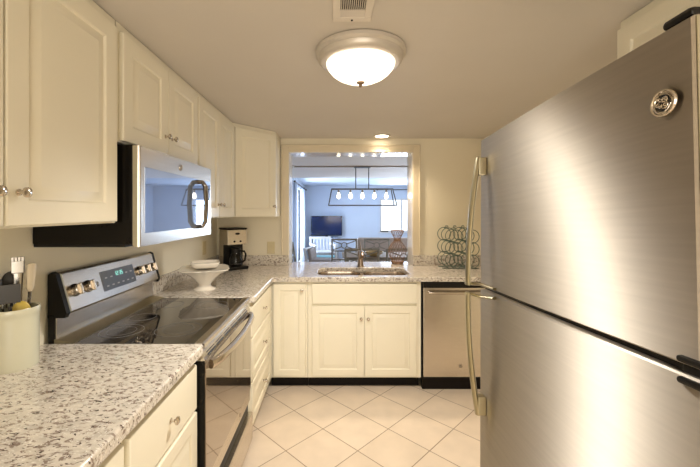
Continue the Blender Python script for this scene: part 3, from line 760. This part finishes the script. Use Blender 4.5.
# ------------------------------------------------------------------ ring rack and vase on the worktop
r = thing('ring_rack', 'green wire rack of interlocking rings on the worktop beside the refrigerator', 'rack', (1.15, 3.33, CT))
gx, gz = .99, CT
for (yy, nm) in ((3.28, 'front_rings'), (3.40, 'rear_rings')):
    mb = MB()
    for i in range(4):
        for j in range(3):
            mb.ring((gx+.055+i*.075, yy, gz+.065+j*.115+(.0 if i % 2 else .02)), .062, .0035, n=28, seg=6)
    mb.build(nm, M['patina'], r)
for i in range(4):
    for z in (.009, .37):
        MB().tube([(gx+.055+i*.075, 3.28, gz+z), (gx+.055+i*.075, 3.40, gz+z)], .0035, 6).build('cross_bar', M['patina'], r)
for yy in (3.28, 3.40): MB().tube([(gx, yy, gz+.0045), (gx+.34, yy, gz+.0045)], .0042, 6).build('base_bar', M['patina'], r)
mb = MB()
for i in range(4):
    cx = gx+.055+i*.075; pts = [(cx+.016*(1-k/20)*math.cos(k*.5)-.016, 3.28, gz+.385+.016*(1-k/20)*math.sin(k*.5)) for k in range(18)]
    MB().tube(pts, .003, 6).build('scroll', M['patina'], r)

r = thing('wicker_vase', 'open woven brown vase standing on the worktop in the pass-through', 'vase', (.632, 3.60, CT))
vp = [(.050, 0), (.056, .012), (.052, .03), (.068, .055), (.084, .09), (.090, .125), (.084, .16), (.066, .195), (.040, .222), (.030, .24), (.034, .262), (.048, .29), (.064, .325), (.066, .335)]
vc = (.632, 3.60)
def vr(z):
    for (a, b), (c, d) in zip(vp, vp[1:]):
        if b <= z <= d: return a+(c-a)*(z-b)/(d-b)
    return vp[-1][0]
for hand, nm in ((1, 'weave'), (-1, 'weave')):
    mb = MB()
    for k in range(14):
        pts = []
        for j in range(30):
            z = .02+.315*j/29; a = 2*PI*k/18+hand*z*5.2
            pts.append((vc[0]+vr(z)*math.cos(a), vc[1]+vr(z)*math.sin(a), CT+z))
        mb.tube(pts, .0019, 5)
    mb.build(nm, M['wicker'], r)
MB().lathe([(.056, 0), (.062, .004), (.062, .026), (.058, .030), (0, .030)], (vc[0], vc[1], CT), 32).build('foot', M['wicker'], r)
MB().ring((vc[0], vc[1], CT+.335), .060, .004, (1, 0, 0), (0, 1, 0)).build('rim', M['wicker'], r)
MB().ring((vc[0], vc[1], CT+.243), .033, .006, (1, 0, 0), (0, 1, 0)).ring((vc[0], vc[1], CT+.232), .034, .005, (1, 0, 0), (0, 1, 0)).build('neck_band', M['wicker'], r)

# ------------------------------------------------------------------ dining room
PY = 5.90
r = thing('pendant_light', 'long black lantern pendant with five lit bulbs over the dining table', 'pendant light', (.45, PY, 2.205))
def bar(mb, a, b, w_=.010): return mb.tube([a, b], w_, 4)
zt, zb = 1.825, 1.555; tx0, tx1, bx0, bx1 = -.055, .945, -.105, 1.005; ty, by_ = .08, .14
fm = MB()
T4 = [(tx0, PY-ty, zt), (tx1, PY-ty, zt), (tx1, PY+ty, zt), (tx0, PY+ty, zt)]
B4 = [(bx0, PY-by_, zb), (bx1, PY-by_, zb), (bx1, PY+by_, zb), (bx0, PY+by_, zb)]
for i in range(4): bar(fm, T4[i], T4[(i+1) % 4]); bar(fm, B4[i], B4[(i+1) % 4]); bar(fm, T4[i], B4[i])
bar(fm, (tx0, PY, zt), (tx1, PY, zt))
fm.build('lantern_frame', M['darkmetal'], r)
for x in (.345, .56): MB().tube([(x, PY, zt), (x, PY, 2.19)], .008, 8).build('stem', M['darkmetal'], r)
MB().box(.315, PY-.06, 2.180, .59, PY+.06, 2.187, .002).build('canopy', M['darkmetal'], r)
for k in range(5):
    x = tx0+.115+k*.198
    s_ = MB().lathe([(.016, .0), (.016, -.055), (.020, -.06), (0, -.06)], (x, PY, zt), 12).build('socket', M['faucet'], r)
    MB().lathe([(.012, -.055), (.015, -.07), (.026, -.105), (.029, -.125), (.024, -.146), (.010, -.158), (0, -.162)], (x, PY, zt), 18).build('bulb', M['bulbw'], s_)
o = MB().lathe([(.028, 0), (.034, -.012), (.030, -.03), (.012, -.045), (0, -.046)], (-.70, 5.80, 2.205), 18).build('ceiling_detector', M['nickelrim'])
tag(o, 'small grey round fitting on the dining room ceiling', 'detector')

# dining table
r = thing('dining_table', 'dining table standing among the grey metal chairs under the lantern pendant', 'table', (.45, 5.8, 0))
MB().box(.12, 5.50, .733, 1.40, 6.20, .745, .003).build('tabletop', M['oldwood'], r)
bars4(MB(), .18, 5.54, 1.34, 6.14, .04, lambda m_, a, c, b, d: m_.box(a, c, .70, b, d, .7325)).build('frame', M['greymetal'], r)
for (x, y) in ((.20, 5.56), (1.32, 5.56), (.20, 6.12), (1.32, 6.12)):
    MB().box(x-.02, y-.02, 0, x+.02, y+.02, .70, .003).build('leg', M['greymetal'], r)
o = MB().lathe([(.05, 0), (.08, .012), (.13, .05), (.15, .075), (.143, .076), (.12, .052), (0, .02)], (.62, 5.62, .745), 32).build('wooden_bowl', M['woodbowl'])
center_mesh(tag(o, 'honey wooden bowl on the dining table', 'bowl'))

CH = 'metal dining chairs'
def make_chair(label):
    r = thing('dining_chair', label, 'chair', (0, 0, 0), CH)
    w_ = .23; sh = .46; top = .925
    sl = lambda z: -.20-.07*max(0, (z-sh)/(top-sh))
    for x in (-w_, w_):
        MB().tube([(x, -.22, 0), (x, -.20, sh), (x, sl(top), top)], .016, 6).build('leg', M['greymetal'], r)
        MB().tube([(x, .22, 0), (x, .20, sh-.02)], .014, 6).build('leg', M['greymetal'], r)
    MB().box(-.24, -.21, sh-.025, .24, .23, sh+.03, .014).build('seat', M['tan'], r)
    mb = MB()
    def q(x, z): return (x, sl(z), z)
    mb.tube([q(-w_-.012, top), q(w_+.012, top)], .017, 6).tube([q(-w_, .71), q(w_, .71)], .012, 6).tube([q(-w_, .55), q(w_, .55)], .011, 6)
    zc = .815
    mb.tube([q(.052*math.cos(2*PI*k/20), zc+.052*math.sin(2*PI*k/20)) for k in range(20)], .009, 6, True)
    for sx in (-1, 1):
        mb.tube([q(sx*.046, zc+.025), q(sx*w_, .905)], .009, 6).tube([q(sx*.046, zc-.025), q(sx*w_, .725)], .009, 6)
        mb.tube([q(sx*.12, .71), q(sx*.12, .55)], .008, 6)
    mb.build('backrest', M['greymetal'], r)
    return r
c0 = make_chair('grey metal dining chair with its back to the sink, nearest the faucet')
c0.location = (.375, 5.20, 0)
def put(x, y, rz, label):
    c = copy_tree(c0); c.location = (x, y, 0); c.rotation_euler = (0, 0, rz); c['label'] = label; return c
put(.955, 5.20, 0, 'grey metal dining chair with its back to the sink, behind the woven vase')
put(.175, 6.46, PI, 'grey metal dining chair on the far side of the table, nearer the television')
put(.79, 6.46, PI, 'grey metal dining chair on the far side of the table, before the taupe sofa')
put(-.45, 5.8, -PI/2, 'grey metal dining chair at the left head of the table, by the white curtain')

# ------------------------------------------------------------------ living room
r = thing('television', 'flat black television in front of the far blue wall', 'television', (-.26, 11.0, .655))
MB().box(-.745, 10.96, .715, .22, 11.0, 1.32, .006).build('bezel', M['tvblack'], r)
MB().box(-.725, 10.955, .735, .20, 10.962, 1.30).build('screen', M['tvscreen'], r)
MB().box(-.30, 10.96, .668, -.22, 10.99, .72).box(-.45, 10.88, .655, -.07, 11.05, .670, .004).build('stand', M['tvblack'], r)
r = thing('media_console', 'low pale console under the television', 'console', (-.26, 10.85, 0))
MB().box(-.60, 10.66, .06, .10, 11.08, .655, .006).build('body', M['dwall'], r)
for k in range(2): MB().box(-.59+k*.342, 10.645, .09, -.255+k*.342, 10.66, .63, .004).build('door', M['dwall'], r)
for (x, y) in ((-.56, 10.70), (.06, 10.70), (-.56, 11.04), (.06, 11.04)): MB().box(x-.025, y-.025, 0, x+.025, y+.025, .06).build('leg', M['whitewood'], r)

def armchair(label, loc, rz, seatm, framem, w_=.29, bh=.84, arms=True, slats=False):
    r = thing('armchair', label, 'armchair', (0, 0, 0))
    for x in (-w_, w_):
        MB().box(x-.025, .25, 0, x+.025, .30, .60 if arms else .32, .004).build('leg', M[framem], r)
        MB().prism([(-.34, 0), (-.29, 0), (-.26, .40), (-.34, bh), (-.38, bh), (-.31, .40)], 'x', x-.02, x+.02).build('leg', M[framem], r)
        if arms: MB().box(x-.035, -.32, .60, x+.035, .34, .63, .008).build('arm', M[framem], r)
    MB().box(-w_, -.30, .32, w_, .30, .37, .004).build('seat_frame', M[framem], r)
    MB().box(-w_+.03, -.27, .37, w_-.03, .32, .46, .03).build('seat_cushion', M[seatm], r)
    mb = MB(frame((0, -.265, .44), (1, 0, 0), Vector((0, -.17, .985)), Vector((0, .985, .17))))
    if slats:
        for k in range(5):
            x = -w_+.085+k*(2*w_-.17)/4
            MB(mb.T).box(x-.018, 0, -.02, x+.018, bh-.50, .0, .004).build('slat', M[framem], r)
    else: mb.box(-w_+.03, 0, 0, w_-.03, bh-.46, .07, .025).build('back_cushion', M[seatm], r)
    MB(frame((0, -.30, .44), (1, 0, 0), Vector((0, -.17, .985)), Vector((0, .985, .17)))).box(-w_, bh-.50, -.01, w_, bh-.44, .02, .004).build('top_rail', M[framem], r)
    r.location = loc; r.rotation_euler = (0, 0, rz); return r
armchair('white wooden armchair below the television', (-.30, 9.0, 0), PI+.25, 'greycush', 'whitewood', .26, .80, True, True)
armchair('brown-grey cushioned armchair facing right, beside the glass door curtain', (-.24, 7.5, 0), -PI/2-.2, 'brownfab', 'whitewood', .25, .70, False)
r = thing('coffee_table', 'low teal table in front of the white armchair', 'table', (-.29, 8.25, 0))
MB().box(-.58, 8.08, .385, .0, 8.42, .42, .006).build('tabletop', M['teal'], r)
for (x, y) in ((-.53, 8.13), (-.05, 8.13), (-.53, 8.37), (-.05, 8.37)): MB().box(x-.025, y-.025, 0, x+.025, y+.025, .385).build('leg', M['teal'], r)
r = thing('sofa', 'taupe upholstered sofa behind the dining chairs, under the window', 'sofa', (1.45, 8.4, 0))
MB().box(.50, 7.95, .08, 2.45, 8.80, .42, .03).build('base', M['tan'], r)
MB().box(.50, 7.95, .40, 2.45, 8.20, .86, .05).build('backrest', M['tan'], r)
for x in (.50, 2.25): MB().box(x, 7.96, .40, x+.20, 8.80, .62, .04).build('arm', M['tan'], r)
for x in (.71, 1.48): MB().box(x, 8.20, .42, x+.76, 8.80, .54, .03).build('seat_cushion', M['tan'], r)
for (x, y) in ((.58, 8.02), (2.37, 8.02), (.58, 8.72), (2.37, 8.72)): MB().box(x-.03, y-.03, 0, x+.03, y+.03, .08).build('foot', M['darkmetal'], r)

def curtain(name, label, p0, p1, z0, z1, amp, waves, m):
    p0 = Vector(p0); p1 = Vector(p1); d = p1-p0; nn = Vector((d.y, -d.x)).normalized(); vs = []; fs = []; n = waves*8
    for k in range(n+1):
        q = p0+d*(k/n)+nn*amp*math.sin(2*PI*waves*k/n)
        vs += [(q.x, q.y, z0), (q.x, q.y, z1)]
    for k in range(n): fs.append([2*k, 2*k+2, 2*k+3, 2*k+1])
    o = MB().add(vs, fs).build(name, M[m], None, 180)
    md = o.modifiers.new('thickness', 'SOLIDIFY'); md.thickness = .003
    return tag(o, label, 'curtain')
curtain('curtain', 'sheer white curtain hanging at the near side of the glass door', (DL+.035, 8.00), (DL+.035, 8.45), .02, 2.10, .018, 6, 'sheer')
curtain('curtain', 'sheer white curtain hanging at the far side of the glass door', (DL+.035, 9.55), (DL+.035, 10.75), .02, 2.10, .018, 8, 'sheer')
r = thing('curtain_rod', 'dark curtain rod above the glass door on the left wall', 'curtain rod', (DL+.06, 9.2, 2.12))
MB().tube([(DL+.045, 7.9, 2.125), (DL+.045, 10.9, 2.125)], .012, 10).build('rod', M['darkmetal'], r)
for y in (7.88, 10.92): MB().lathe([(0, -.03), (.024, -.012), (.026, .0), (.024, .012), (0, .03)], (DL+.045, y, 2.125), 12, 'y').build('finial', M['darkmetal'], r)
for y in (8.6, 10.0): MB().box(DL+.001, y-.012, 2.10, DL+.08, y+.012, 2.113).build('bracket', M['darkmetal'], r)
r = thing('curtain_rod', 'thin dark curtain rod above the far window', 'curtain rod', (2.1, DF-.06, 2.14))
MB().tube([(1.22, DF-.07, 2.14), (3.1, DF-.07, 2.14)], .013, 10).build('rod', M['darkmetal'], r)
for x in (1.20, 3.12): MB().lathe([(0, -.03), (.026, -.012), (.028, 0), (.026, .012), (0, .03)], (x, DF-.07, 2.14), 12, 'x').build('finial', M['darkmetal'], r)
for x in (1.32, 3.0): MB().box(x-.012, DF-.08, 2.118, x+.012, DF-.001, 2.128).build('bracket', M['darkmetal'], r)
o = MB().box(1.42, DF-.05, WZ0, 1.66, DF+.01, WZ0+.045, .01).build('sill_box', M['darkmetal'])
center_mesh(tag(o, 'small dark box on the far window sill', 'box'))

FRIDGE.rotation_euler = (math.radians(-2.5), math.radians(1.2), 0)
